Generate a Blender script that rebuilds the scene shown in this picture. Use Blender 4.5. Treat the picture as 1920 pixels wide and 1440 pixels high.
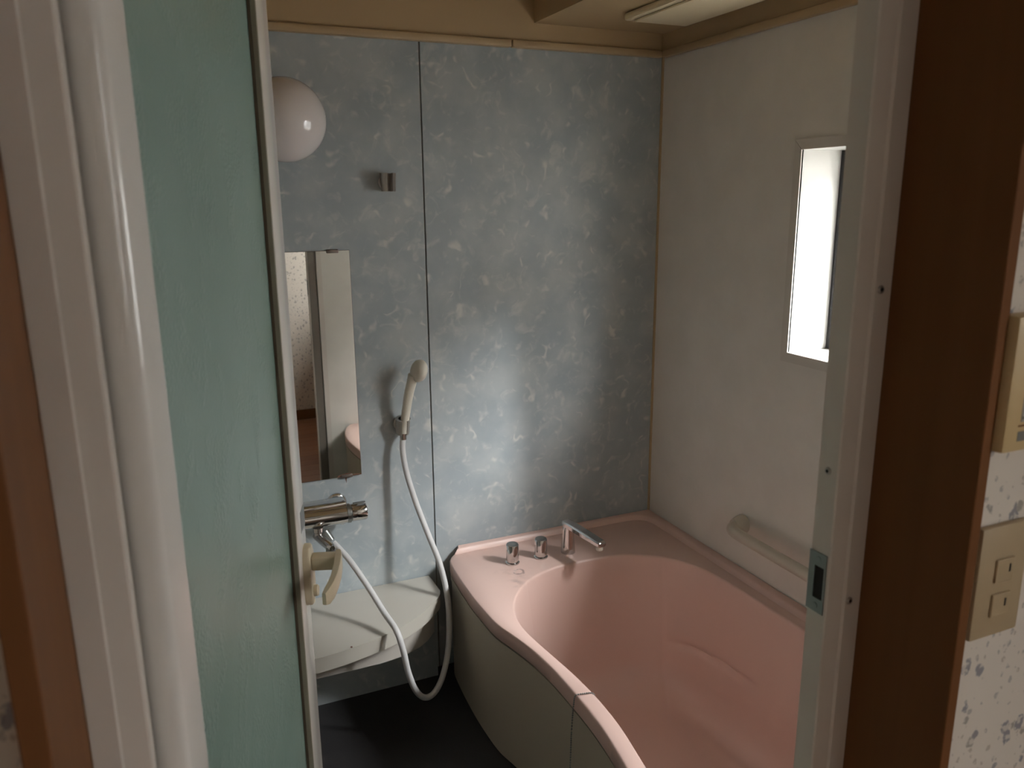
import bpy, bmesh, math, random
from mathutils import Vector, Matrix
random.seed(7)
for o in list(bpy.data.objects): bpy.data.objects.remove(o)
scene = bpy.context.scene
col = scene.collection
V = Vector

# ------------------------------------------------------------------ camera
YAW, PIT, ROL, FPX = math.radians(23.504), math.radians(13.288), math.radians(-.52), 1487.3
CZ = 1.48
cy, sy, cp, sp = math.cos(YAW), math.sin(YAW), math.cos(PIT), math.sin(PIT)
fw = V((sy*cp, cy*cp, -sp)); rt = V((cy, -sy, 0)); up = rt.cross(fw)
c_, s_ = math.cos(ROL), math.sin(ROL)
rt, up = c_*rt + s_*up, -s_*rt + c_*up
cd = bpy.data.cameras.new('camera'); cam = bpy.data.objects.new('camera', cd); col.objects.link(cam)
cam.matrix_world = Matrix(((rt.x, up.x, -fw.x, 0), (rt.y, up.y, -fw.y, 0), (rt.z, up.z, -fw.z, CZ), (0, 0, 0, 1)))
cd.sensor_fit = 'HORIZONTAL'; cd.sensor_width = 36; cd.lens = FPX*36/1920; cd.clip_start = .02
cd.dof.use_dof = True; cd.dof.focus_distance = 2.0; cd.dof.aperture_fstop = 9
scene.camera = cam

# ------------------------------------------------------------------ world, daylight, exposure
w = bpy.data.worlds.new('overcast_sky'); scene.world = w; w.use_nodes = True
bg = w.node_tree.nodes['Background']; bg.inputs[0].default_value = (.96, .985, 1, 1); bg.inputs[1].default_value = 56
def area(name, loc, target, sx, sz, power, color, portal=False):
    l = bpy.data.lights.new(name, 'AREA'); l.shape = 'RECTANGLE'; l.size = sx; l.size_y = sz
    l.energy = power; l.color = color
    if portal: l.cycles.is_portal = True
    o = bpy.data.objects.new(name, l); col.objects.link(o); o.location = loc
    d = V(target) - V(loc); o.rotation_euler = d.to_track_quat('-Z', 'Y').to_euler()
    return o
area('added_sky_gap_light', (2.75, -.10, 3.35), (1.55, 1.2, 1.33), .25, 2.7, 520, (.97, .99, 1))  # added area light, stands in for bright sky between the houses
area('window_portal', (1.66, 1.15, 1.333), (1.0, 1.15, 1.333), .88, .53, 1, (1, 1, 1), True)
area('hall_portal', (1.38, -.775, 1.535), (.5, -.775, 1.535), .37, .79, 1, (1, 1, 1), True)
vs = scene.view_settings
vs.view_transform = 'Standard'; vs.look = 'None'; vs.exposure = 0; vs.gamma = 1; vs.use_curve_mapping = False

# ------------------------------------------------------------------ geometry helpers
WL = {}
def ray(px, py): return fw + rt*((px-960)/FPX) - up*((py-720)/FPX)
def on_y(px, py, y): d = ray(px, py); return d*(y/d.y) + V((0, 0, CZ))
def on_x(px, py, x): d = ray(px, py); return d*(x/d.x) + V((0, 0, CZ))

def box(bm, x0, x1, y0, y1, z0, z1, bev=0, seg=2, mat=None):
    g = bmesh.ops.create_cube(bm, size=1)['verts']
    for v in g:
        v.co = V((x0+(v.co.x+.5)*(x1-x0), y0+(v.co.y+.5)*(y1-y0), z0+(v.co.z+.5)*(z1-z0)))
    if bev:
        es = list({e for v in g for e in v.link_edges})
        r = bmesh.ops.bevel(bm, geom=es, offset=bev, segments=seg, affect='EDGES', profile=.5)
        g = list({v for v in g if v.is_valid} | set(r['verts']))
    if mat:
        for v in g: v.co = mat @ v.co
    return g
def frame_dirs(t):
    a = V((0, 0, 1)) if abs(t.z) < .9 else V((1, 0, 0))
    u = t.cross(a).normalized(); return u, t.cross(u).normalized()
def tube(bm, pts, rad, n=12, caps=True):
    pts = [V(p) for p in pts]; m = len(pts)
    if not hasattr(rad, '__len__'): rad = [rad]*m
    rings = []; u = None
    for i, p in enumerate(pts):
        t = (pts[min(i+1, m-1)] - pts[max(i-1, 0)]).normalized()
        if u is None: u, v = frame_dirs(t)
        else:
            u = (u - t*u.dot(t)).normalized(); v = t.cross(u)
        rings.append([bm.verts.new(p + (u*math.cos(a)+v*math.sin(a))*rad[i]) for a in [2*math.pi*k/n for k in range(n)]])
    for a, b in zip(rings, rings[1:]):
        for k in range(n): bm.faces.new((a[k], a[(k+1) % n], b[(k+1) % n], b[k]))
    if caps:
        bm.faces.new(rings[0][::-1]); bm.faces.new(rings[-1])
def lathe(bm, prof, base, axis, n=24):
    """prof: list of (radius, height along axis)"""
    axis = V(axis).normalized(); u, v = frame_dirs(axis); base = V(base); rings = []
    for r, h in prof:
        if r < 1e-6: rings.append([bm.verts.new(base+axis*h)])
        else: rings.append([bm.verts.new(base+axis*h+(u*math.cos(a)+v*math.sin(a))*r) for a in [2*math.pi*k/n for k in range(n)]])
    for a, b in zip(rings, rings[1:]):
        for k in range(n):
            k2 = (k+1) % n
            if len(a) == 1 and len(b) == 1: continue
            if len(a) == 1: bm.faces.new((a[0], b[k2], b[k]))
            elif len(b) == 1: bm.faces.new((a[k], a[k2], b[0]))
            else: bm.faces.new((a[k], a[k2], b[k2], b[k]))
    if len(rings[0]) > 1: bm.faces.new(rings[0][::-1])
    if len(rings[-1]) > 1: bm.faces.new(rings[-1])
def prism(bm, poly, z0, z1, f=None, bev=0):
    """poly in plan, extruded; f maps (a,b,c) to world"""
    f = f or (lambda a, b, c: V((a, b, c)))
    lo = [bm.verts.new(f(a, b, z0)) for a, b in poly]; hi = [bm.verts.new(f(a, b, z1)) for a, b in poly]
    n = len(poly)
    bm.faces.new(lo[::-1]); tf = bm.faces.new(hi)
    for k in range(n): bm.faces.new((lo[k], lo[(k+1) % n], hi[(k+1) % n], hi[k]))
    if bev:
        bmesh.ops.bevel(bm, geom=list(tf.edges), offset=bev, segments=3, affect='EDGES', profile=.5)
def spline(pts, n=8):
    pts = [V(p) for p in pts]; out = []
    P = [pts[0]*2-pts[1]] + pts + [pts[-1]*2-pts[-2]]
    for i in range(1, len(P)-2):
        a, b, c, d = P[i-1], P[i], P[i+1], P[i+2]
        for k in range(n):
            t = k/n
            out.append(.5*((2*b)+(c-a)*t+(2*a-5*b+4*c-d)*t*t+(3*b-a-3*c+d)*t**3))
    out.append(pts[-1]); return out
def NB(): return bmesh.new()
def obj(name, bm, mat, parent=None, smooth=None, kind=None):
    """links a bmesh (world coordinates) as one mesh object, origin at its centre"""
    bmesh.ops.recalc_face_normals(bm, faces=bm.faces[:])
    me = bpy.data.meshes.new(name)
    cs = [v.co for v in bm.verts]
    mn = V([min(c[i] for c in cs) for i in range(3)]); mx = V([max(c[i] for c in cs) for i in range(3)])
    ctr = (mn+mx)/2
    if parent is None: ctr.z = mn.z
    for v in bm.verts: v.co -= ctr
    bm.to_mesh(me); bm.free()
    me.materials.append(mat)
    if smooth is not None:
        me.polygons.foreach_set('use_smooth', [True]*len(me.polygons))
        me.set_sharp_from_angle(angle=math.radians(smooth))
    o = bpy.data.objects.new(name, me); col.objects.link(o)
    WL[o] = ctr
    if parent is not None: o.parent = parent; o.location = ctr - WL[parent]
    else: o.location = ctr
    if kind: o['kind'] = kind
    return o
def tag(o, label, cat, group=None, kind=None):
    o['label'] = label
    if cat: o['category'] = cat
    if group: o['group'] = group
    if kind: o['kind'] = kind
    return o
def thing(name, loc, label, cat, group=None, kind=None):
    o = bpy.data.objects.new(name, None); col.objects.link(o); o.location = loc; o.empty_display_size = .05
    WL[o] = V(loc); return tag(o, label, cat, group, kind)
def bobj(name, mat, parent, *b, bev=0, smooth=None):
    bm = NB(); box(bm, *b, bev=bev); return obj(name, bm, mat, parent, smooth)

# ------------------------------------------------------------------ materials
def mat(name, color, rough=.5, metal=0, spec=.5, **k):
    m = bpy.data.materials.new(name); m.use_nodes = True
    b = m.node_tree.nodes['Principled BSDF']
    b.inputs['Base Color'].default_value = (*color, 1); b.inputs['Roughness'].default_value = rough
    b.inputs['Metallic'].default_value = metal; b.inputs['Specular IOR Level'].default_value = spec
    for a, v in k.items(): b.inputs[a].default_value = v
    return m
class NT:
    def __init__(s, m): s.t = m.node_tree; s.b = s.t.nodes['Principled BSDF']; s.pos = None
    def n(s, typ, **k):
        x = s.t.nodes.new(typ)
        for a, v in k.items(): setattr(x, a, v)
        return x
    def l(s, a, b): s.t.links.new(a, b)
    def P(s, scale=(1, 1, 1), off=(0, 0, 0)):
        g = s.n('ShaderNodeNewGeometry'); mp = s.n('ShaderNodeMapping'); s.l(g.outputs['Position'], mp.inputs[0])
        mp.inputs['Scale'].default_value = scale; mp.inputs['Location'].default_value = off
        return mp.outputs[0]
    def noise(s, scale, detail=2, dist=0, vec=None, rough=.5):
        x = s.n('ShaderNodeTexNoise'); x.inputs['Scale'].default_value = scale; x.inputs['Detail'].default_value = detail
        x.inputs['Distortion'].default_value = dist; x.inputs['Roughness'].default_value = rough
        s.l(vec or s.P(), x.inputs['Vector']); return x.outputs[0]
    def math(s, op, a, b=None, c=None):
        x = s.n('ShaderNodeMath', operation=op)
        for i, v in enumerate((a, b, c)):
            if v is None: continue
            if isinstance(v, (int, float)): x.inputs[i].default_value = v
            else: s.l(v, x.inputs[i])
        return x.outputs[0]
    def ramp(s, f, lo, hi, a=0., b=1.):
        x = s.n('ShaderNodeMapRange', interpolation_type='SMOOTHSTEP'); s.l(f, x.inputs[0])
        for i, v in enumerate((lo, hi, a, b)): x.inputs[i+1].default_value = v
        return x.outputs[0]
    def mix(s, f, a, b):
        x = s.n('ShaderNodeMix', data_type='RGBA')
        if isinstance(f, (int, float)): x.inputs[0].default_value = f
        else: s.l(f, x.inputs[0])
        for i, v in ((6, a), (7, b)):
            if isinstance(v, tuple): x.inputs[i].default_value = (*v, 1)
            else: s.l(v, x.inputs[i])
        return x.outputs[2]
    def base(s, c): s.l(c, s.b.inputs['Base Color'])
    def bump(s, h, strength, dist=.001):
        x = s.n('ShaderNodeBump'); x.inputs['Strength'].default_value = strength; x.inputs['Distance'].default_value = dist
        s.l(h, x.inputs['Height']); s.l(x.outputs[0], s.b.inputs['Normal'])

def panel_mat(name, lo, hi, fleck, amt):
    m = mat(name, lo, .42); t = NT(m)
    c = t.mix(t.ramp(t.noise(9, 4), .35, .68), lo, hi)
    warp = t.n('ShaderNodeVectorMath', operation='ADD')
    nz = t.n('ShaderNodeTexNoise'); nz.inputs['Scale'].default_value = 14; t.l(t.P(), nz.inputs['Vector'])
    sc = t.n('ShaderNodeVectorMath', operation='SCALE'); sc.inputs['Scale'].default_value = .06
    t.l(nz.outputs['Color'], sc.inputs[0]); t.l(sc.outputs[0], warp.inputs[0]); t.l(t.P(), warp.inputs[1])
    wv = warp.outputs[0]
    ridge = t.math('ABSOLUTE', t.math('SUBTRACT', t.noise(13, 1, .3, wv), .5))
    line = t.ramp(ridge, .0, .055, 1, 0)
    mask = t.ramp(t.noise(21, 1.5, 0, t.P(off=(3, 1, 5))), .54, .72)
    soft = t.ramp(t.noise(19, 3, 1.6, t.P(off=(1, 7, 2))), .52, .80)
    f = t.math('MULTIPLY', t.math('MAXIMUM', t.math('MULTIPLY', line, mask), t.math('MULTIPLY', soft, .6)), amt)
    t.base(t.mix(f, c, fleck)); return m
M = {}
M['blue_panel'] = panel_mat('blue_grey_wall_panel', (.34, .385, .405), (.425, .46, .465), (.64, .64, .59), .8)
M['cream_panel'] = panel_mat('cream_wall_panel', (.70, .665, .605), (.74, .705, .645), (.77, .735, .68), .25)
M['seam'] = mat('seam_sealant', (.16, .15, .13), .7)
M['tan'] = mat('tan_ceiling', (.46, .33, .18), .5)
M['tan_trim'] = mat('tan_cornice', (.46, .335, .19), .45)
M['dark_floor'] = mat('dark_bath_floor', (.035, .033, .034), .45); t = NT(M['dark_floor']); t.bump(t.noise(300, 1), .3)
M['white'] = mat('white_plastic', (.60, .585, .55), .28)
M['frame'] = mat('door_frame_enamel', (.66, .60, .54), .33)
M['leaf'] = mat('door_leaf_enamel', (.74, .71, .67), .22, **{'Coat Weight': .3})
M['bead'] = mat('olive_glazing_bead', (.26, .24, .18), .45)
M['gasket'] = mat('brown_gasket', (.09, .065, .04), .7)
m = M['green'] = mat('green_hammered_glass', (.20, .315, .27), .30, spec=.5); t = NT(m)
t.base(t.mix(t.ramp(t.noise(5, 3), .3, .7), (.215, .315, .275), (.25, .355, .315)))
lump = t.n('ShaderNodeTexVoronoi', feature='SMOOTH_F1'); lump.inputs['Scale'].default_value = 240; lump.inputs['Smoothness'].default_value = .6
t.l(t.P(), lump.inputs['Vector'])
t.bump(t.math('MULTIPLY', lump.outputs[0], t.ramp(t.noise(14, 3, .6), .46, .64, .12, 1)), .6, .0016)
m = M['wood'] = mat('brown_wood', (.10, .040, .016), .55, spec=.12); t = NT(m)
t.base(t.mix(t.noise(30, 4, .5, t.P((1, 1, .06))), (.125, .050, .017), (.195, .082, .030)))
m = M['plank'] = mat('floor_board_wood', (.30, .13, .065), .3); t = NT(m)
oi = t.n('ShaderNodeObjectInfo')
t.base(t.mix(t.math('MULTIPLY_ADD', oi.outputs['Random'], .5, t.math('MULTIPLY', t.noise(26, 4, .5, t.P((.08, 1, 1))), .5)), (.20, .075, .038), (.40, .19, .10)))
M['chrome'] = mat('chrome', (.62, .61, .60), .10, 1)
M['hookm'] = mat('worn_chrome', (.46, .43, .39), .28, .85)
M['steel'] = mat('dull_steel', (.30, .31, .30), .35, 1)
M['mirror'] = mat('mirror_silver', (.86, .86, .83), .015, 1)
M['mirror_edge'] = mat('tarnished_edge', (.17, .13, .10), .4, .5)
M['grey_clip'] = mat('brown_metal_clip', (.20, .17, .15), .4, .6)
M['cream'] = mat('cream_plastic', (.62, .53, .38), .32)
M['pale'] = mat('pale_shower_plastic', (.66, .62, .53), .30)
M['hose'] = mat('grey_hose', (.60, .595, .585), .32)
M['counter'] = mat('beige_counter', (.50, .47, .41), .25)
M['counter_edge'] = mat('counter_fascia', (.50, .46, .41), .3)
M['apron'] = mat('apron_panel', (.50, .44, .345), .4)
M['globe'] = mat('opal_glass_globe', (.74, .69, .68), .06, **{'Coat Weight': .5, 'Subsurface Weight': .15, 'Subsurface Radius': (.02, .02, .02)})
M['trim'] = mat('window_trim', (.64, .60, .54), .45)
M['rust'] = mat('rust_stain', (.13, .06, .04), .7)
M['jamb_shade'] = mat('brown_jamb_shade', (.21, .18, .15), .5)
M['black'] = mat('black_sash', (.012, .012, .013), .35)
M['fan'] = mat('fan_cover_cream', (.80, .68, .46), .4)
M['dark'] = mat('dark_hollow', (.01, .008, .007), .8)
M['bar'] = mat('grab_bar_plastic', (.56, .51, .43), .35)
M['remote'] = mat('yellowed_plastic', (.56, .41, .21), .4)
M['switch'] = mat('beige_switch_plastic', (.40, .30, .18), .45)
M['screen'] = mat('black_screen', (.008, .008, .012), .15)
M['blue'] = mat('blue_button', (.10, .22, .36), .4)
M['panel_grey'] = mat('grey_button_panel', (.34, .32, .28), .4)
M['ground'] = mat('outdoor_concrete', (.13, .125, .115), .9)
M['plaster'] = mat('white_plaster', (.70, .67, .62), .8)
m = bpy.data.materials.new('window_glass'); m.use_nodes = True; nt = m.node_tree; nt.nodes.remove(nt.nodes['Principled BSDF'])
tr = nt.nodes.new('ShaderNodeBsdfTransparent'); gl = nt.nodes.new('ShaderNodeBsdfGlossy'); gl.inputs['Roughness'].default_value = .02
mx = nt.nodes.new('ShaderNodeMixShader'); mx.inputs[0].default_value = .06
tl = nt.nodes.new('ShaderNodeBsdfTranslucent'); tl.inputs[0].default_value = (.95, .97, 1, 1); m2 = nt.nodes.new('ShaderNodeMixShader'); m2.inputs[0].default_value = .08; nt.links.new(tr.outputs[0], m2.inputs[1]); nt.links.new(tl.outputs[0], m2.inputs[2])
nt.links.new(m2.outputs[0], mx.inputs[1]); nt.links.new(gl.outputs[0], mx.inputs[2]); nt.links.new(mx.outputs[0], nt.nodes['Material Output'].inputs[0])
M['glass'] = m
# wallpaper with scattered blue-grey sprigs
m = M['wallpaper'] = mat('floral_wallpaper', (.64, .57, .49), .85); t = NT(m)
def sprigs(scale, off, thr):
    vo = t.n('ShaderNodeTexVoronoi'); vo.inputs['Scale'].default_value = scale; vo.inputs['Randomness'].default_value = 1
    a = t.n('ShaderNodeVectorMath', operation='ADD'); nz = t.n('ShaderNodeTexNoise'); nz.inputs['Scale'].default_value = scale*1.6
    t.l(t.P(off=off), nz.inputs['Vector'])
    sc = t.n('ShaderNodeVectorMath', operation='SCALE'); sc.inputs['Scale'].default_value = .6/scale
    t.l(nz.outputs['Color'], sc.inputs[0]); t.l(sc.outputs[0], a.inputs[0]); t.l(t.P((1, .2, .8), off), a.inputs[1])
    t.l(a.outputs[0], vo.inputs['Vector'])
    sep = t.n('ShaderNodeSeparateColor'); t.l(vo.outputs['Color'], sep.inputs[0])
    d = t.math('ADD', vo.outputs['Distance'], t.math('MULTIPLY', t.math('SUBTRACT', sep.outputs[0], .5), .25))
    blot = t.ramp(t.noise(scale*2.6, 1), .36, .50, .25, 1)
    return t.math('MULTIPLY', t.ramp(d, thr-.05, thr+.03, 1, 0), blot), sep.outputs[1]
f1, r1 = sprigs(52, (0, 0, 0), .27)
f2, r2 = sprigs(105, (5, 2, 3), .22)
c = t.mix(t.math('MULTIPLY', f2, .6), (.64, .57, .49), t.mix(r2, (.33, .26, .20), (.24, .23, .23)))
t.base(t.mix(t.math('MULTIPLY', f1, .8), c, t.mix(r1, (.16, .16, .20), (.27, .24, .20))))
# pink tub with dark ring stain and scuffs on the deck
m = M['pink'] = mat('pink_tub', (.72, .505, .44), .30, spec=.45); t = NT(m)
def dist_to(p):
    x = t.n('ShaderNodeVectorMath', operation='DISTANCE'); g = t.n('ShaderNodeNewGeometry')
    nz = t.n('ShaderNodeTexNoise'); nz.inputs['Scale'].default_value = 60; t.l(g.outputs['Position'], nz.inputs['Vector'])
    sc = t.n('ShaderNodeVectorMath', operation='MULTIPLY_ADD'); t.l(nz.outputs['Color'], sc.inputs[0])
    sc.inputs[1].default_value = (.012,)*3; t.l(g.outputs['Position'], sc.inputs[2]); t.l(sc.outputs[0], x.inputs[0])
    x.inputs[1].default_value = (p[0]+.006, p[1]+.006, p[2]+.006); return x.outputs[1]
d1 = dist_to((.880, 1.985, .393)); d2 = dist_to((.842, 1.925, .393)); d3 = dist_to((.85, 1.99, .393))
ring = t.math('MULTIPLY', t.ramp(t.math('ABSOLUTE', t.math('SUBTRACT', d1, .015)), .001, .006, .7, 0), t.ramp(t.noise(40, 2), .38, .55))
smear = t.math('MULTIPLY', t.ramp(d2, .008, .036, .35, 0), t.ramp(t.noise(30, 5), .4, .65))
haze = t.math('MULTIPLY', t.ramp(d3, .02, .09, .3, 0), t.ramp(t.noise(22, 5, .5), .45, .7))
st = t.math('MAXIMUM', ring, t.math('MAXIMUM', smear, haze))
t.base(t.mix(st, (.72, .505, .44), (.20, .13, .12)))

# ------------------------------------------------------------------ the room shell
XL, XR, YC, YA, XS = -.125, 1.475, .60, 2.20, .692
HZ = 1.892
wb = tag(bobj('wall_back', M['seam'], None, XL-.05, XR+.005, YA+.004, YA+.06, -.16, 2.14), 'pale blue-grey mottled panel wall carrying the mirror and shower', 'wall', kind='structure')
def wall_panel(x0, x1):
    bm = NB(); box(bm, x0, x1, YA, YA+.012, 0, HZ+.02, bev=.0015); return obj('panel', bm, M['blue_panel'], wb)
wall_panel(XL, XS-.0018); wall_panel(XS+.0018, XR-.004)
bobj('corner_seal', M['tan_trim'], wb, XR-.006, XR+.004, YA-.006, YA+.006, .40, HZ)
tag(bobj('wall_lower', M['blue_panel'], None, XL, .672, 2.155, YA-.001, 0, .287), 'blue-grey wall base under the curved counter shelf', 'wall', kind='structure')
# window wall: the hole runs y WY0..WY1, z WZ0..WZ1
WY0, WY1, WZ0, WZ1, WX = .72, 1.577, 1.078, 1.587, 1.60
bm = NB()
box(bm, XR, XR+.02, YC-.01, WY0-.003, 0, HZ+.02); box(bm, XR, XR+.02, WY1+.003, YA+.012, 0, HZ+.02)
box(bm, XR, XR+.02, WY0-.003, WY1+.003, 0, WZ0-.003); box(bm, XR, XR+.02, WY0-.003, WY1+.003, WZ1+.003, HZ+.02)
wr = tag(obj('wall_right', bm, M['cream_panel']), 'cream panel wall holding the tall narrow window and grab bar', 'wall', kind='structure')
bm = NB()
for a in ((YC-.2, WY0-.004, -.16, 2.14), (WY1+.004, YA+.06, -.16, 2.14), (WY0-.004, WY1+.004, -.16, WZ0-.004), (WY0-.004, WY1+.004, WZ1+.004, 2.14)):
    box(bm, XR+.021, 1.70, *a)
obj('outer_wall', bm, M['plaster'], wr)
tag(bobj('wall_left', M['cream_panel'], None, XL-.03, XL, YC, YA, 0, HZ+.02), 'cream panel wall behind the open green door', 'wall', kind='structure')
# door wall: bath side cream, hall side papered
OX0, OX1, OZ = -.083, .6545, 1.86
def holed(name, y0, y1, x0, x1, z1, m, label):
    bm = NB(); box(bm, x0, OX0, y0, y1, 0, z1); box(bm, OX1, x1, y0, y1, 0, z1); box(bm, OX0, OX1, y0, y1, OZ, z1)
    return tag(obj(name, bm, m), label, 'wall', kind='structure')
wf = holed('wall_front', .53, YC, XL-.03, XR+.02, 2.14, M['cream_panel'], 'cream panel wall around the doorway, seen in the mirror')
HX0, HX1, HY = -1.05, 1.30, -1.02
holed('wall_hall_front', .462, .529, HX0, HX1, 2.3, M['wallpaper'], 'floral wallpaper wall around the wooden door casing')
tag(bobj('wall_hall_back', M['wallpaper'], None, HX0-.05, HX1+.05, HY-.06, HY, 0, 2.3), 'floral wallpaper wall of the hall seen in the mirror', 'wall', kind='structure')
tag(bobj('wall_hall_left', M['wallpaper'], None, HX0-.06, HX0, HY, .53, 0, 2.3), 'floral wallpaper wall at the left end of the hall', 'wall', kind='structure')
bm = NB()
for a in ((HY, -.95, 0, 2.3), (-.60, .53, 0, 2.3), (-.95, -.60, 0, 1.15), (-.95, -.60, 1.92, 2.3)): box(bm, HX1, HX1+.06, *a)
tag(obj('wall_hall_right', bm, M['wallpaper']), 'floral wallpaper wall with a window at the right end of the hall', 'wall', kind='structure')
tag(bobj('baseboard_hall_back', M['wood'], None, HX0, HX1, HY+.001, HY+.014, .001, .07, bev=.003), 'dark brown baseboard under the hall wallpaper', 'baseboard', kind='structure')
tag(bobj('ceiling_hall', M['plaster'], None, HX0-.06, HX1+.06, HY-.06, .53, 2.301, 2.36), 'plain white hall ceiling', 'ceiling', kind='structure')
w2 = thing('window_2', (HX1+.03, -.775, 1.15), 'plain hall window out of view', 'window', kind='structure')
bm = NB()
for a in ((-.949, -.925, 1.151, 1.919), (-.625, -.601, 1.151, 1.919), (-.924, -.626, 1.151, 1.175), (-.924, -.626, 1.895, 1.919)): box(bm, HX1+.02, HX1+.05, *a)
obj('sash', bm, M['white'], w2); bobj('pane', M['glass'], w2, HX1+.033, HX1+.037, -.924, -.626, 1.176, 1.894)
# floors
tag(bobj('floor', M['dark_floor'], None, XL, .775, YC-.03, YA, -.05, 0), 'dark bathroom floor beside the tub', 'floor', kind='structure')
fh = tag(bobj('floor_hall', M['gasket'], None, HX0, HX1, HY, YC-.031, -.05, -.011), 'reddish brown wooden board floor of the hall', 'floor', kind='structure')
y = HY; pm = None
while y < .55:
    y1 = min(y+.091, YC-.032)
    if pm is None or y1-y < .09:
        bm = NB(); box(bm, HX0+.001, HX1-.001, y, y1-.0015, -.0105, 0, bev=.0012, seg=1); p = obj('plank', bm, M['plank'], fh)
        if pm is None: pm = p
    else:
        p = pm.copy(); col.objects.link(p); p.location.y = pm.location.y + (y-HY)
    y = y1
bm = NB(); box(bm, HX0-.06, 1.70, HY-.06, YC, -.16, -.0505); box(bm, XL-.05, 1.70, YC, YA+.06, -.16, -.09)
tag(obj('floor_base', bm, M['ground']), 'concrete base below the floors and tub', 'floor', kind='structure')
# ceiling: raised dome on the left, lower soffit above the tub
bm = NB()
box(bm, XL, 1.03, YC, YA-.012, 2.085, 2.14); box(bm, 1.03, XR-.012, YC, YA-.012, 1.957, 2.14)
ce = tag(obj('ceiling', bm, M['tan']), 'tan ceiling with a raised left part and a lower soffit over the tub', 'ceiling', kind='structure')
def cove(x0, x1, y0, y1): bobj('cove', M['tan'], ce, x0, x1, y0, y1, 1.894, 2.14)
cove(XL, XR, YA-.012, YA+.004); cove(XR-.012, XR+.004, YC, YA-.012); cove(XL-.004, XL+.012, YC, YA-.012); cove(XL+.012, XR-.012, YC-.004, YC+.012)
for x0, x1 in ((XL, .956), (.9595, XR-.016)):
    bobj('cornice', M['tan_trim'], ce, x0, x1, YA-.024, YA-.0005, 1.888, 1.908, bev=.004, smooth=40)
bobj('cornice', M['tan_trim'], ce, XR-.022, XR-.0005, YC, YA-.024, 1.888, 1.908, bev=.004, smooth=40)
tag(bobj('ground', M['ground'], None, 1.72, 22, -14, 16, -.6, -.5), 'outdoor ground below the window', 'ground', kind='structure')

nb = thing('unseen_house', (3.6, 2, -.5), 'unseen plain grey house walls added outside the window to block low sky', 'building', kind='structure')
bobj('wall', M['ground'], nb, 3.3, 4.3, -.25, 9, -.5, 2.75); bobj('far_wall', M['ground'], nb, 3.3, 4.3, -9, -1.3, -.5, 2.6)  # both walls unseen, shaped to limit the sky reaching the window
tag(bobj('added_canopy', M['ground'], None, 1.701, 2.2, .78, 2.3, 2.37, 2.41), 'unseen flat canopy added over the window to block steep sky', 'canopy', kind='structure')  # unseen slab, added to keep steep skylight out of the tub bowl
tag(bobj('added_eave', M['ground'], None, 1.38, 2.0, -3, 5, 2.46, 2.56), 'unseen grey eave added above the window to block high sky', 'eave', kind='structure')  # unseen slab, added to cut off the high sky

# window in the right wall
w1 = thing('window_1', (XR, (WY0+WY1)/2, WZ0), 'tall narrow white window recess with a black sash', 'window', kind='structure')
def trim(p):
    bm = NB(); prism(bm, p, XR-.006, XR+.001, lambda a, b, c: V((c, a, b))); obj('trim', bm, M['trim'], w1)
T = .025
trim([(WY0-T, WZ1+T), (WY1+T, WZ1+T), (WY1, WZ1), (WY0, WZ1)]); trim([(WY0-T, WZ0-T), (WY1+T, WZ0-T), (WY1, WZ0), (WY0, WZ0)])
trim([(WY1+T-.0008, WZ1+T-.001), (WY1+T-.0008, WZ0-T+.001), (WY1, WZ0+.001), (WY1, WZ1-.001)]); trim([(WY0-T+.001, WZ1+T-.001), (WY0-T+.001, WZ0-T+.001), (WY0, WZ0+.001), (WY0, WZ1-.001)])
for nm, b in (('reveal', (WY1, WY1+.003, WZ0, WZ1)), ('reveal', (WY0-.003, WY0, WZ0, WZ1)), ('reveal', (WY0, WY1, WZ1, WZ1+.003)), ('sill', (WY0, WY1, WZ0-.003, WZ0))):
    bobj(nm, M['white'], w1, XR-.003, WX+.04, *b)
bm = NB()
for a in ((WY0+.001, WY0+.03, WZ0+.001, WZ1-.001), (WY1-.03, WY1-.001, WZ0+.001, WZ1-.001), (WY0+.03, WY1-.03, WZ0+.001, WZ0+.018), (WY0+.03, WY1-.03, WZ1-.018, WZ1-.001)):
    box(bm, WX, WX+.03, *a)
obj('sash', bm, M['black'], w1); bobj('pane', M['glass'], w1, WX+.013, WX+.017, WY0+.03, WY1-.03, WZ0+.018, WZ1-.018)

# ------------------------------------------------------------------ doorway: wooden casing, enamel frame, open leaf
FY = .570   # hall face of the enamel frame
d2 = thing('trim_1', (.29, .51, 0), 'dark brown wooden casing lining the doorway', 'door casing', kind='structure')
bobj('jamb', M['wood'], d2, OX1-.001, .667, .4516, FY-.001, 0, OZ+.013, bev=.0015)
bobj('jamb', M['wood'], d2, -.095, OX0+.002, .436, FY-.001, 0, OZ+.013, bev=.0015)
bobj('head', M['wood'], d2, OX0+.002, OX1-.001, .4516, FY-.001, OZ-.012, OZ+.013, bev=.0015)
d3 = thing('trim_2', (.29, .59, 0), 'off-white metal door frame around the bathroom doorway', 'door frame', kind='structure')
def jamb(profile):
    bm = NB(); prism(bm, profile, 0, OZ-.013); return obj('jamb', bm, M['frame'], d3)
jamb([(.612, .5985), (.612, .5735), (.6135, .572), (.631, .569), (.6325, .566), (.6534, .566), (.6534, .5985)])
jamb([(-.0433, .6005), (-.0433, .5735), (-.045, .572), (-.0617, .569), (-.063, .5655), (-.0806, .5655), (-.0825, .5675), (-.0825, .6005)])
bobj('head', M['frame'], d3, -.0433, .612, .569, .6005, OZ-.05, OZ-.013)
bobj('threshold', M['frame'], d3, -.0433, .612, .569, .6005, -.002, .012)
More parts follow.
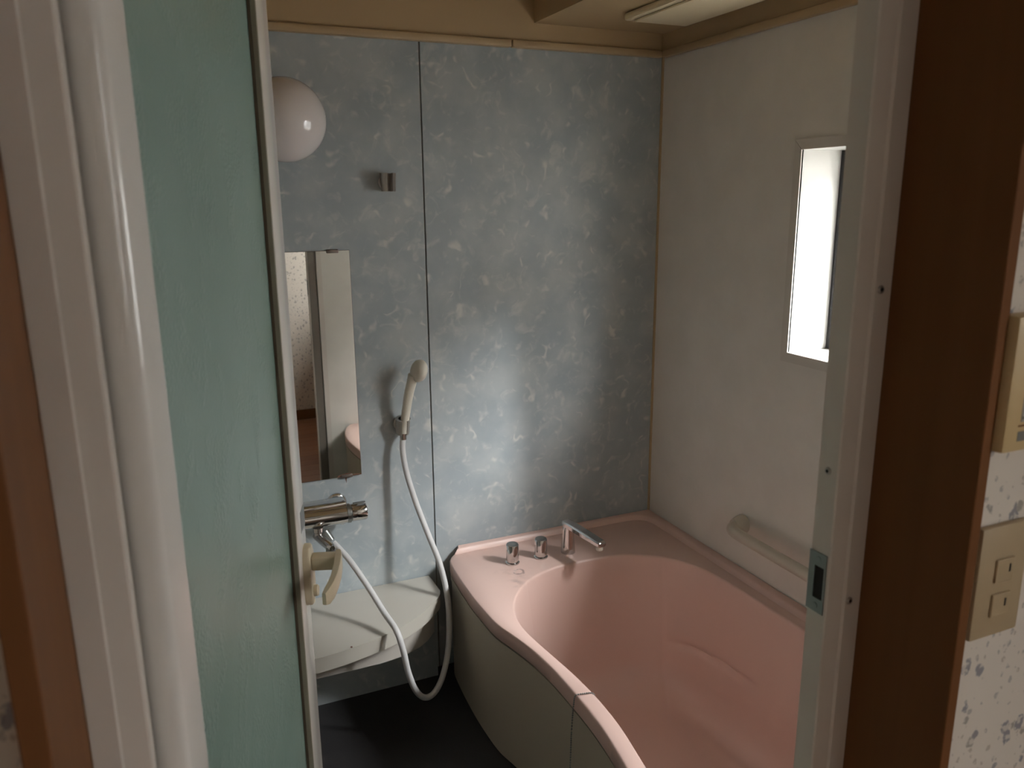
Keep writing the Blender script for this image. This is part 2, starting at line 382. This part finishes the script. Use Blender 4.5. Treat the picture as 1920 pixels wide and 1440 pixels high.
bobj('jamb_shade', M['jamb_shade'], d3, .617, .6535, .5987, .5999, .013, OZ-.02); bobj('cover_strip', M['frame'], d3, .6553, .678, .6002, .6035, .013, OZ-.02)  # first strip: shaded brown jamb edge put in as dark colour
def screw(p, nrm):
    bm = NB(); lathe(bm, [(.0042, -.001), (.0042, .0006), (.0036, .0014), (.0018, .0017), (.0015, .0008), (0, .0006)], p, nrm, 14)
    k_ = obj('screw', bm, M['hookm'], d3, 50)
    bm = NB(); lathe(bm, [(.0019, .0010), (.0019, .0019), (0, .0019)], p, nrm, 10); obj('recess', bm, M['dark'], k_); return k_
for q in ((1651, 543), (1592, 1126)):
    p = on_y(*q, .566); screw(p, (0, -1, 0))
p = on_x(1553, 883, .612); screw(p, (-1, 0, 0))
# strike plate: a frame round a dark slot
bm = NB()
X = .612
for a in ((.5755, .5993, 1.092, 1.1074), (.5755, .5993, 1.039, 1.055), (.591, .5993, 1.055, 1.092), (.5755, .5780, 1.055, 1.092)): box(bm, X-.0015, X, *a)
sp_ = obj('strike_plate', bm, M['steel'], d3)
bobj('slot', M['dark'], sp_, X-.0003, X+.0004, .578, .591, 1.055, 1.092)
for z in (1.1, 1.0465):
    bm = NB(); lathe(bm, [(.0035, -.001), (.0035, .0006), (.002, .0012), (0, .0006)], (X-.0015, .5865, z), (-1, 0, 0), 12); obj('screw', bm, M['steel'], sp_, 50)

# leaf: s along the leaf from the hinge, g out of its hall face, z up
PH = math.radians(17.357); LD = V((math.sin(PH), math.cos(PH), 0)); LN = V((math.cos(PH), -math.sin(PH), 0)); LH = V((-.022, .60, 0))
def lp(s, g, z): return LH + LD*s + LN*g + V((0, 0, z))
LM = Matrix(((LD.x, LN.x, 0, LH.x), (LD.y, LN.y, 0, LH.y), (0, 0, 1, 0), (0, 0, 0, 1)))
LT, LZ0, LZ1, LL = -.028, .02, 1.82, .62
dr = thing('door_1', tuple(lp(.3, LT/2, LZ0)), 'open bathroom door with green hammered glass and cream lever handle', 'door', kind='structure')
def lbox(name, m, par, s0, s1, g0, g1, z0, z1, bev=.001, smooth=None):
    bm = NB(); box(bm, s0, s1, g0, g1, z0, z1, bev=bev, mat=LM); return obj(name, bm, m, par, smooth)
bm = NB()
arc = [(.012-.012*math.sin(a), -.012+.012*math.cos(a)) for a in [math.pi/2*k/6 for k in range(7)]]
arc2 = [(.007-.007*math.cos(a), LT+.007-.007*math.sin(a)) for a in [math.pi/2*k/4 for k in range(5)]]
prism(bm, [(.05, 0)] + arc + arc2 + [(.05, LT)], LZ0, LZ1, lp); obj('hinge_stile', bm, M['leaf'], dr, 40)
lbox('latch_stile', M['leaf'], dr, .546, LL, LT, 0, LZ0, LZ1, .002, 40)
lbox('rail', M['leaf'], dr, .0505, .5455, LT, 0, LZ1-.07, LZ1); lbox('rail', M['leaf'], dr, .0505, .5455, LT, 0, LZ0, LZ0+.12)
gp = lbox('glass', M['green'], dr, .0512, .5448, -.016, -.011, LZ0+.121, LZ1-.071, 0)
lbox('glazing_bead', M['bead'], dr, .5405, .5457, -.0105, -.0005, LZ0+.121, LZ1-.071); lbox('glazing_bead', M['bead'], dr, .0505, .0535, -.0105, -.003, LZ0+.121, LZ1-.071)
lbox('gasket', M['gasket'], dr, .5375, .540, -.0105, -.007, LZ0+.121, LZ1-.071, 0)
lbox('sticker', M['steel'], dr, .583, .619, 0, .0004, .985, 1.018, 0)
# handle
hz = .912
def oblong(bm, s, z, hw, hh, g0, g1, bev):
    pts = []
    for k in range(32):
        a = 2*math.pi*k/32; ca, sa = math.cos(a), math.sin(a)
        pts.append((s+hw*math.copysign(abs(ca)**.7, ca), z+hh*math.copysign(abs(sa)**.45, sa)))
    prism(bm, pts, g0, g1, lambda a, b, c: lp(a, c, b), bev)
bm = NB(); oblong(bm, .594, hz, .021, .049, 0, .011, .004); pl = obj('handle_plate', bm, M['cream'], dr, 40)
bm = NB()
def sweep(cs, hz_):   # blade of rectangular section: (s, g, z, half thickness, half height)
    vr = []
    for i, (s0, g0, z0, ht, hh) in enumerate(cs):
        a = cs[max(i-1, 0)]; b = cs[min(i+1, len(cs)-1)]; tx, ty = b[0]-a[0], b[1]-a[1]; L_ = math.hypot(tx, ty); nx, ny = -ty/L_, tx/L_
        vr.append([bm.verts.new(lp(s0+nx*ht*u, g0+ny*ht*u, z0+hh*v)) for u, v in ((-1, -.8), (-.8, -1), (.8, -1), (1, -.8), (1, .8), (.8, 1), (-.8, 1), (-1, .8))])
    for a, b in zip(vr, vr[1:]):
        for k in range(8): bm.faces.new((a[k], a[(k+1) % 8], b[(k+1) % 8], b[k]))
    bm.faces.new(vr[0][::-1]); bm.faces.new(vr[-1])
box(bm, .583, .605, .0105, .052, .921, .944, bev=.003, mat=LM)
sweep([(.607, .0500, .9325, .0045, .0125), (.59, .0520, .9325, .0055, .0128), (.56, .0535, .9325, .0055, .0130), (.525, .0530, .932, .0052, .0130), (.50, .0505, .9315, .005, .0128), (.482, .0465, .931, .0045, .0118), (.474, .0435, .931, .003, .009)], 0)
obj('lever', bm, M['cream'], pl, 50)
bm = NB(); lathe(bm, [(.009, 0), (.009, .006), (.007, .008), (0, .008)], lp(.594, .0105, .884), LN, 16); obj('lock_button', bm, M['cream'], pl, 40)

# ------------------------------------------------------------------ bathtub
outer = [(.765, 2.197), (.735, 2.17), (.716, 2.137), (.706, 2.042), (.700, 1.922), (.700, 1.831), (.705, 1.741), (.721, 1.672), (.737, 1.595), (.746, 1.516), (.749, 1.458), (.750, 1.385), (.749, 1.311), (.743, 1.232),
         (.730, 1.138), (.716, 1.05), (.705, .95), (.702, .85), (.712, .75), (.738, .66), (.77, .605)]
inner = [(1.219, 1.958), (1.1, 1.968), (.993, 1.965), (.919, 1.942), (.861, 1.904), (.807, 1.843), (.777, 1.782), (.762, 1.714), (.763, 1.661), (.770, 1.594), (.780, 1.514), (.787, 1.448), (.791, 1.378), (.791, 1.314),
         (.785, 1.23), (.768, 1.119), (.755, 1.0), (.752, .9), (.775, .80), (.84, .735), (.98, .705), (1.2, .70), (1.33, .74), (1.395, .86), (1.410, 1.1), (1.409, 1.371), (1.406, 1.482), (1.402, 1.621), (1.394, 1.722), (1.372, 1.817), (1.315, 1.899)]
OUT = [V((*p, 0)) for p in outer]
OUT = spline(OUT, 5) + [V((XR-.002, .605, 0)), V((XR-.002, 2.197, 0))]
INN = spline([V((*p, 0)) for p in inner] + [V((*inner[0], 0))], 4)[:-1]
TC = V((1.09, 1.35, 0))
def hit(poly, a):
    d = V((math.cos(a), math.sin(a), 0)); best = None; n = len(poly)
    for k in range(n):
        p, q = poly[k]-TC, poly[(k+1) % n]-TC; e = q-p
        den = d.x*e.y-d.y*e.x
        if abs(den) < 1e-9: continue
        tt = (p.x*e.y-p.y*e.x)/den; u = (p.x*d.y-p.y*d.x)/den
        if tt > 0 and -1e-6 <= u <= 1+1e-6: best = tt if best is None else max(best, tt)
    return TC + d*best
# angles: even samples plus the outline's own corners
angs = {round(2*math.pi*k/360-math.pi, 5) for k in range(360)}
for p in (OUT[-1], OUT[-2], OUT[0], OUT[len(OUT)-3]): angs.add(round(math.atan2(p.y-TC.y, p.x-TC.x), 5))
angs = sorted(angs)
PO = [hit(OUT, a) for a in angs]; PI_ = [hit(INN, a) for a in angs]
ZD = .393
rr = [(p-TC).length for p in PI_]
for it in range(14): rr = [(rr[k-1]+2*rr[k]+rr[(k+1) % len(rr)])/4 for k in range(len(rr))]
PI_ = [TC + V((math.cos(a), math.sin(a), 0))*r_ for a, r_ in zip(angs, rr)]
tub = thing('bathtub', (1.08, 1.4, 0), 'pink bathtub with an S-curved rim and greyish side panel', 'bathtub')
bm = NB(); rings = []
def ring(pts): rings.append([bm.verts.new(p) for p in pts])
def toward(p, q, d): e = q-p; e.z = 0; return p + e.normalized()*d
def atz(p, z): return V((p.x, p.y, z))
ring([atz(toward(a, b, .004), .351) for a, b in zip(PO, PI_)])
ring([atz(a, .353) for a in PO]); ring([atz(a, ZD-.006) for a in PO])
ring([atz(toward(a, b, .0018), ZD-.0018) for a, b in zip(PO, PI_)]); ring([atz(toward(a, b, .006), ZD) for a, b in zip(PO, PI_)])
ring([atz(a.lerp(b, .5), ZD) for a, b in zip(PO, PI_)])
ring([atz(toward(b, a, .007), ZD) for a, b in zip(PO, PI_)]); ring([atz(toward(b, a, .002), ZD-.0015) for a, b in zip(PO, PI_)])
prof = []
for k in range(1, 41): t_ = k/40; prof.append((1-.09*t_, ZD-.006-.30*t_))
for k in range(1, 13):
    a = math.pi/2*k/12; prof.append((.91-.24*(1-math.cos(a)), ZD-.306-.125*math.sin(a)))
for k in (.5, .3, .12): prof.append((k, ZD-.4315))
for fct, z in [(1, ZD-.006)] + prof:
    pts = []
    for p in PI_:
        q = TC + (p-TC)*fct
        if q.x > 1.25 and 1.48 < q.y < 1.88:   # shallow crease in the bowl wall
            zc = .134+(1.83-q.y)/.284*.019; e_ = max(0, min(1, (1.86-q.y)/.1))*max(0, min(1, (q.y-1.50)/.1))
            q.x += .013*e_*math.exp(-((z-zc)/.008)**2)
        pts.append(V((q.x, q.y, z)))
    ring(pts)
n = len(angs)
for a, b in zip(rings, rings[1:]):
    for k in range(n): bm.faces.new((a[k], a[(k+1) % n], b[(k+1) % n], b[k]))
cv = bm.verts.new((TC.x, TC.y, ZD-.4315))
for k in range(n): bm.faces.new((rings[-1][k], rings[-1][(k+1) % n], cv))
obj('shell', bm, M['pink'], tub, 60)
# raised lip where the deck meets the walls
bm = NB()
lo_ = [(.742, 2.172), (.757, 2.170)] + [(.80+k*.05, 2.174) for k in range(12)] + [(1.385, 2.172), (1.41, 2.165), (1.43, 2.148), (1.439, 2.12), (1.440, 2.08), (1.440, .606)]
hi_ = [(.760, 2.180), (.770, 2.181)] + [(.80+k*.05, 2.184) for k in range(12)] + [(1.39, 2.183), (1.42, 2.176), (1.443, 2.155), (1.451, 2.125), (1.452, 2.08), (1.452, .606)]
bk_ = [(.766, 2.198), (.775, 2.198)] + [(.80+k*.05, 2.198) for k in range(12)] + [(1.40, 2.198), (1.44, 2.198), (XR-.002, 2.198), (XR-.002, 2.14), (XR-.002, 2.08), (XR-.002, .606)]
L3 = [[bm.verts.new((x, y, z)) for x, y in pl_] for pl_, z in ((lo_, ZD-.002), ([(a[0]*.35+b[0]*.65, a[1]*.35+b[1]*.65) for a, b in zip(lo_, hi_)], .405), (hi_, .409), (bk_, .410), (bk_, ZD-.002))]
for a, b in zip(L3, L3[1:]):
    for k in range(len(a)-1): bm.faces.new((a[k], a[k+1], b[k+1], b[k]))
for k in (0, -1): bm.faces.new([r_[k] for r_ in L3])
obj('wall_lip', bm, M['pink'], tub, 60)
# side panel below the rim, with a shadow gap and an upper flange
def offs(poly, d):
    r = []
    for i in range(len(poly)):
        a = poly[max(i-1, 0)]; b = poly[min(i+1, len(poly)-1)]; t_ = (b-a).normalized(); r.append(poly[i] + V((-t_.y, t_.x, 0))*d)
    return r
fr = OUT[8:len(OUT)-2]
def sheet(name, d0, d1, z0, z1, m):
    a, b = offs(fr, d0), offs(fr, d1); bm = NB()
    prism(bm, [(p.x, p.y) for p in a] + [(p.x, p.y) for p in reversed(b)], z0, z1); return obj(name, bm, m, tub, 40)
sheet('apron', .0042, .018, .004, .346, M['apron']); sheet('apron_flange', .0012, .004, .331, .3465, M['apron']); sheet('gap', .0075, .03, .3466, .3512, M['dark'])
# ball chain hanging over the rim
ch = spline([on_y(*q, yy) for q, yy in ()] + [V(p) for p in ((.735, 1.385, .02), (.737, 1.384, .15), (.740, 1.383, .30), (.7445, 1.382, .372), (.7475, 1.381, .392), (.754, 1.380, .3955), (.77, 1.377, .3955), (.783, 1.374, .3952), (.790, 1.372, .391), (.793, 1.370, .380), (.796, 1.365, .34))], 24)
bm = NB(); acc = 0; last = ch[0]
def bead(p, r):
    bmesh.ops.create_icosphere(bm, subdivisions=1, radius=r, matrix=Matrix.Translation(p))
bead(ch[0], .0018)
for a, b in zip(ch, ch[1:]):
    acc += (b-a).length
    if acc > .0046: bead(b, .0022); acc = 0
tube(bm, ch, .0006, 5)
tag(obj('plug_chain', bm, M['steel'], None, 80), 'thin metal ball chain hanging over the pink tub rim', 'chain')

# deck-mounted bath taps
def tap(p, label):
    t_ = thing('tap_handle', p, label, 'tap', 'round chrome tap handles on the tub deck')
    bm = NB(); lathe(bm, [(.0215, 0), (.0215, .0035), (.019, .005), (.017, .005)], p, (0, 0, 1), 32); obj('base_ring', bm, M['chrome'], t_, 40)
    bm = NB(); lathe(bm, [(.0165, .005), (.0165, .009), (.0193, .010), (.0193, .0585), (.0183, .0605)], p, (0, 0, 1), 40); obj('handle', bm, M['chrome'], t_, 40)
    bm = NB(); lathe(bm, [(.0175, .0605), (.0175, .0622), (.0165, .063), (0, .063)], p, (0, 0, 1), 32); obj('cap', bm, M['steel'], t_, 40)
tap((.886, 2.046, ZD), 'chrome tap handle on the tub deck, farther from the spout'); tap((.982, 2.046, ZD), 'chrome tap handle on the tub deck, next to the spout')
sb = V((1.075, 2.043, ZD+.0004)); se = V((1.100, 1.884, .468))
spt = thing('bath_spout', tuple(sb), 'chrome bath spout on the pink tub deck', 'spout')
bm = NB(); lathe(bm, [(.0225, 0), (.0222, .006), (.0205, .03), (.018, .07), (.0165, .089), (.0160, .092)], sb, (0, 0, 1), 32); obj('column', bm, M['chrome'], spt, 40)
bm = NB()
ar = V((se.x-sb.x, se.y-sb.y, 0)); arl = ar.length; ar.normalize(); sd = V((-ar.y, ar.x, 0))
def sec(t_, hw, zc, hh):
    c = sb + ar*t_; return [V((c.x, c.y, 0)) + sd*a*hw + V((0, 0, zc+b*hh)) for a, b in ((-1, -.55), (-.7, -1), (.7, -1), (1, -.55), (1, .6), (.75, 1), (-.75, 1), (-1, .6))]
secs = [sec(-.0165, .009, .487, .006), sec(-.014, .0145, .487, .0085), sec(-.004, .0175, .487, .0100), sec(.02, .0175, .487, .0100), sec(arl-.004, .0165, .482, .0085), sec(arl+.006, .0145, .481, .0075), sec(arl+.009, .009, .481, .005)]
vr = [[bm.verts.new(p) for p in s_] for s_ in secs]
for a, b in zip(vr, vr[1:]):
    for k in range(8): bm.faces.new((a[k], a[(k+1) % 8], b[(k+1) % 8], b[k]))
bm.faces.new(vr[0][::-1]); bm.faces.new(vr[-1]); obj('arm', bm, M['chrome'], spt, 35)
bm = NB(); lathe(bm, [(.0105, 0), (.0108, -.012), (.0098, -.014), (.008, -.012), (0, -.010)], V((se.x, se.y, .4745))-ar*.006, (0, 0, 1), 24); obj('aerator', bm, M['pale'], spt, 40)

# ------------------------------------------------------------------ counter shelf
ct = thing('counter_shelf', (.35, 2.1, .2), 'beige curved shelf counter under the shower mixer', 'shelf')
ed = spline([V((x, y, 0)) for x, y in ((.668, 2.095), (.655, 2.060), (.625, 2.024), (.581, 1.983), (.532, 1.949), (.468, 1.916), (.366, 1.887), (.312, 1.877), (.24, 1.872), (.10, 1.885), (-.02, 1.93), (-.10, 1.99))], 5)
poly = [(.668, YA-.002)] + [(p.x, p.y) for p in ed] + [(XL+.002, 2.0), (XL+.002, YA-.002)]
bm = NB(); prism(bm, poly, .288, .330, None, .006); obj('top', bm, M['counter'], ct, 40)
bm = NB(); prism(bm, [(.655, 2.153), (.640, 2.075), (.607, 2.035), (.575, 2.010), (.52, 1.985), (.45, 1.975), (XL+.003, 1.975), (XL+.003, 2.153)][::-1], .206, .2878); obj('fascia', bm, M['counter_edge'], ct, 30)

bm = NB(); prism(bm, [(.352, 1.8845), (.356, 1.8850), (.357, 1.8910), (.354, 1.8935), (.351, 1.8900)], .3301, .3306); obj('chip', bm, M['rust'], ct)

# ------------------------------------------------------------------ mirror
MX0, MX1, MZ0, MZ1 = .165, .471, .694, 1.341
mr = thing('mirror', ((MX0+MX1)/2, YA, MZ0), 'frameless rectangular wall mirror with small metal clips', 'mirror')
bobj('glass', M['mirror'], mr, MX0, MX1, YA-.0065, YA-.0055, MZ0, MZ1)
bobj('backing', M['mirror_edge'], mr, MX0-.0008, MX1+.0008, YA-.0055, YA-.0003, MZ0-.0008, MZ1+.0008)
for x, z in ((.425, MZ1), (.21, MZ1), (.428, MZ0), (.21, MZ0)):
    up_ = 1 if z == MZ1 else -1
    bm = NB(); box(bm, x-.0165, x+.0165, YA-.0105, YA-.0002, z-.006 if up_ > 0 else z-.004, z+.004 if up_ > 0 else z+.006, bev=.002); obj('clip', bm, M['grey_clip'], mr, 40)

bm = NB(); prism(bm, [(.398, .6935), (.404, .6985), (.413, .7015), (.428, .7035), (.441, .7020), (.447, .6975), (.456, .6985), (.466, .6960), (.4705, .6975), (.4705, .6935)], YA-.0068, YA-.0066, lambda a, b, c: V((a, c, b)))
obj('tarnish', bm, M['rust'], mr)
bm = NB(); prism(bm, [(.424, .690), (.4245, .684), (.427, .671), (.4285, .684), (.431, .690)], YA-.0006, YA-.0002, lambda a, b, c: V((a, c, b))); obj('rust_drip', bm, M['rust'], mr)

# ------------------------------------------------------------------ globe lamp
gc = on_y(533, 225, 2.09); dep = (gc-V((0, 0, CZ))).dot(fw); gr = 77/FPX*dep
gl_ = thing('globe_lamp', (gc.x, YA, gc.z), 'unlit white glass globe wall lamp above the mirror', 'lamp')
bm = NB(); bmesh.ops.create_uvsphere(bm, u_segments=48, v_segments=32, radius=gr, matrix=Matrix.Translation(gc)); obj('globe', bm, M['globe'], gl_, 180)
bm = NB(); lathe(bm, [(.055, 0), (.055, .018), (.05, .024), (.045, .03)], (gc.x, YA-.0005, gc.z), (0, -1, 0), 32); obj('base', bm, M['white'], gl_, 40)

# ------------------------------------------------------------------ shower hooks
def hook(x, z, label, tilt, m):
    t_ = thing('shower_hook', (x, YA, z), label, 'hook', 'shower holders on the blue-grey wall')
    bm = NB(); lathe(bm, [(.021, 0), (.021, .004), (.018, .007), (.012, .008)], (x, YA-.0005, z), (0, -1, 0), 24); obj('rosette', bm, m, t_, 40)
    bm = NB()
    mt = Matrix.Translation((x, YA-.030, z)) @ Matrix.Rotation(tilt, 4, 'X')
    # a C-shaped cup open to the front
    pts = [(math.cos(a)*.0205, math.sin(a)*.0205) for a in [math.radians(-62+k*(304/22)) - math.pi*0 for k in range(23)]]
    pts = [(math.cos(a)*.0205, math.sin(a)*.0205) for a in [math.radians(-90+22+k*(316/22)) for k in range(23)]]
    ins = [(math.cos(a)*.0135, math.sin(a)*.0135) for a in [math.radians(-90+22+k*(316/22)) for k in range(23)]]
    prism(bm, pts + ins[::-1], -.024, .024, lambda a, b, c: mt @ V((a*(1+c*2.5), b*(1+c*2.5), c)))
    obj('cup', bm, m, t_, 40); return t_
hook(.583, 1.521, 'empty chrome shower hook high on the wall right of the globe lamp', 0, M['hookm'])
hook(.595, .832, 'chrome shower holder gripping the hand shower beside the mirror', .25, M['hookm'])

# ------------------------------------------------------------------ hand shower with hose
hs = thing('hand_shower', (.595, 2.165, .30), 'cream hand shower with a long grey hose looping over the counter', 'shower')
hb = [V((.594, 2.166, .812)), V((.600, 2.158, .86)), on_y(766, 742, 2.145), on_y(771, 720, 2.137), on_y(775, 703, 2.130)]
bm = NB(); pts = spline(hb, 5); m_ = len(pts)
tube(bm, pts, [.0118+.0032*(k/m_) for k in range(m_)], 16); obj('handle', bm, M['pale'], hs, 60)
ax = V((.90, .25, -.30)).normalized(); hc = on_y(779, 694, 2.122)
bm = NB(); lathe(bm, [(0, -.0065), (.016, -.005), (.025, -.001), (.0305, .004), (.0325, .010), (.0325, .016), (.0305, .019)], hc, ax, 32); obj('head', bm, M['pale'], hs, 50)
bm = NB(); lathe(bm, [(.0302, .0192), (.029, .0225), (.018, .024), (0, .0245)], hc, ax, 32); obj('face_plate', bm, M['white'], hs, 50)
HOSE = [((625, 1017), 2.085), ((655, 1050), 2.05), ((690, 1100), 2.0), ((720, 1148), 1.945), ((743, 1182), 1.885), ((756, 1220), 1.862), ((766, 1262), 1.86), ((780, 1295), 1.87), ((797, 1308), 1.89), ((815, 1298), 1.92), ((830, 1268), 1.95),
        ((840, 1220), 1.985), ((842, 1160), 2.015), ((837, 1108), 2.04), ((824, 1055), 2.07), ((802, 1000), 2.10), ((779, 940), 2.13), ((762, 885), 2.15), ((755, 845), 2.16), ((752.5, 812), 2.165)]
hp = [on_y(*q, yy) for q, yy in HOSE]
hp = hp[:-1] + [V((.593, 2.166, .80)), V((.594, 2.166, .815))]
bm = NB(); tube(bm, spline(hp, 8), .0085, 12); obj('hose', bm, M['hose'], hs, 80)
bm = NB(); tube(bm, [V((.5935, 2.166, .792)), V((.594, 2.166, .815))], .0105, 16); obj('collar', bm, M['chrome'], hs, 40)
bm = NB(); tube(bm, [hp[0]+(hp[0]-hp[1]).normalized()*.035+V((0, 0, .004)), hp[0]+(hp[0]-hp[1]).normalized()*.006], [.0125, .0095], 16); obj('hose_nut', bm, M['steel'], hs, 40)

# ------------------------------------------------------------------ thermostatic mixer
mz = .612; my = 2.115
mxr = thing('shower_mixer', (.32, YA, mz), 'chrome thermostatic shower mixer on the wall below the mirror', 'tap')
bm = NB()
pr = []
for k in range(28):
    a = 2*math.pi*k/28; pr.append((my+.026*math.cos(a), mz+.027*math.sin(a)))
prism(bm, pr, .17, .405, lambda a, b, c: V((c, a, b))); obj('body', bm, M['chrome'], mxr, 40)
bobj('shelf_plate', M['chrome'], mxr, .175, .408, my-.004, my+.052, mz+.018, mz+.034, bev=.004, smooth=40)
bm = NB(); lathe(bm, [(.0275, 0), (.0275, .010), (.0235, .0115), (.0235, .014)], (.405, my, mz), (1, 0, 0), 32); obj('collar', bm, M['steel'], mxr, 40)
bm = NB(); lathe(bm, [(.0245, .014), (.0255, .018), (.0255, .052), (.0235, .056), (0, .056)], (.405, my, mz), (1, 0, 0), 32)
obj('temperature_knob', bm, M['chrome'], mxr, 40)
bm = NB(); box(bm, .425, .4605, my-.004, my+.004, mz+.0245, mz+.0285, bev=.001); obj('knob_button', bm, M['steel'], mxr)
bm = NB(); lathe(bm, [(.0245, .0), (.0255, .004), (.0255, .045), (0, .047)], (.17, my, mz), (-1, 0, 0), 32); obj('flow_knob', bm, M['chrome'], mxr, 40)
for x in (.245, .395):
    bm = NB(); lathe(bm, [(.030, 0), (.029, .004), (.024, .008), (.014, .0085), (.014, .07)], (x, YA-.0005, mz+.004), (0, -1, 0), 28); obj('wall_union', bm, M['chrome'], mxr, 40)
    bm = NB(); lathe(bm, [(.012, 0), (.012, -.012), (.009, -.017), (0, -.018)], (x, my+.018, mz-.018), (0, 0, 1), 20); obj('check_valve', bm, M['chrome'], mxr, 40)
bm = NB(); lathe(bm, [(.015, 0), (.015, -.012), (.013, -.014), (.013, -.032), (.010, -.034)], (.322, my-.012, mz-.022), (0, 0, 1), 24); obj('spout_pivot', bm, M['chrome'], mxr, 40)
bm = NB(); tube(bm, [V((.318, my-.004, mz-.050)), V((.326, my-.03, mz-.052)), V((.340, my-.085, mz-.054)), V((.343, my-.097, mz-.055))], [.012, .0125, .0125, .008], 16); spo = obj('spout', bm, M['chrome'], mxr, 50)
bm = NB(); lathe(bm, [(.0125, 0), (.0125, -.022), (.011, -.026), (0, -.025)], (.340, my-.085, mz-.053), (0, 0, 1), 24); obj('aerator', bm, M['steel'], spo, 40)

# ------------------------------------------------------------------ grab bar
gb = thing('grab_bar', (XR, 1.45, .54), 'cream plastic grab bar on the wall above the tub', 'grab bar')
bz = .545
path = spline([V((XR-.002, 1.708, bz+.002)), V((XR-.03, 1.706, bz+.001)), V((XR-.052, 1.695, bz)), V((XR-.060, 1.668, bz-.001)), V((XR-.060, 1.62, bz-.002)), V((XR-.060, 1.45, bz-.003)), V((XR-.060, 1.28, bz-.002)), V((XR-.060, 1.232, bz-.001)), V((XR-.052, 1.205, bz)), V((XR-.03, 1.194, bz)), V((XR-.002, 1.192, bz))], 6)
bm = NB(); tube(bm, path, .0165, 20); obj('bar', bm, M['bar'], gb, 60)
for y in (1.708, 1.192):
    bm = NB(); lathe(bm, [(.0275, 0), (.0275, .007), (.0245, .020), (.0190, .036)], (XR-.0005, y, bz+.002), (-1, 0, 0), 28); obj('flange', bm, M['bar'], gb, 50)

# ------------------------------------------------------------------ ceiling fan grille
fz = 1.957
fn = thing('ceiling_fan', (1.28, 1.78, fz-.02), 'cream ventilation fan cover on the lower ceiling above the tub', 'fan cover')
bobj('cover', M['fan'], fn, 1.20, 1.395, 1.60, 1.985, fz-.020, fz-.0005, bev=.006, smooth=40)
bobj('front_panel', M['fan'], fn, 1.215, 1.38, 1.615, 1.955, fz-.027, fz-.0205, bev=.003, smooth=40)
bobj('slot', M['gasket'], fn, 1.23, 1.365, 1.9565, 1.9595, fz-.0225, fz-.0204)

# ------------------------------------------------------------------ hall wall fittings
WY = .4615
rc = thing('bath_remote', (.74, WY, 1.245), 'yellowed water heater control panel on the wallpaper beside the door casing', 'control panel')
bobj('housing', M['remote'], rc, .6665, .80, WY-.020, WY, 1.252, 1.377, bev=.005, smooth=40)
bobj('screen', M['screen'], rc, .690, .78, WY-.0208, WY-.0199, 1.325, 1.360)
bobj('button_panel', M['panel_grey'], rc, .685, .79, WY-.0206, WY-.0199, 1.281, 1.322)
bm = NB(); lathe(bm, [(.012, 0), (.0118, .002), (.010, .003), (0, .0032)], (.701, WY-.0205, 1.302), (0, -1, 0), 24); obj('button', bm, M['blue'], rc, 40)
bobj('print_line', M['seam'], rc, .6855, .694, WY-.0209, WY-.0206, 1.2835, 1.286)
bobj('seam', M['wood'], rc, .6825, .79, WY-.0204, WY-.0199, 1.2765, 1.278)
bobj('name_label', M['seam'], rc, .683, .696, WY-.0205, WY-.0199, 1.263, 1.272)
sw = thing('light_switch', (.72, WY, 1.058), 'beige double wall switch plate under the control panel', 'switch')
bobj('plate', M['switch'], sw, .6745, .742, WY-.008, WY, 1.058, 1.174, bev=.002, smooth=40)
for z in (1.128, 1.092):
    k = bobj('rocker', M['switch'], sw, .697, .722, WY-.0105, WY-.0079, z-.012, z+.012, bev=.001)
    bobj('mark', M['black'], k, .714, .716, WY-.0109, WY-.0104, z-.002, z+.006)
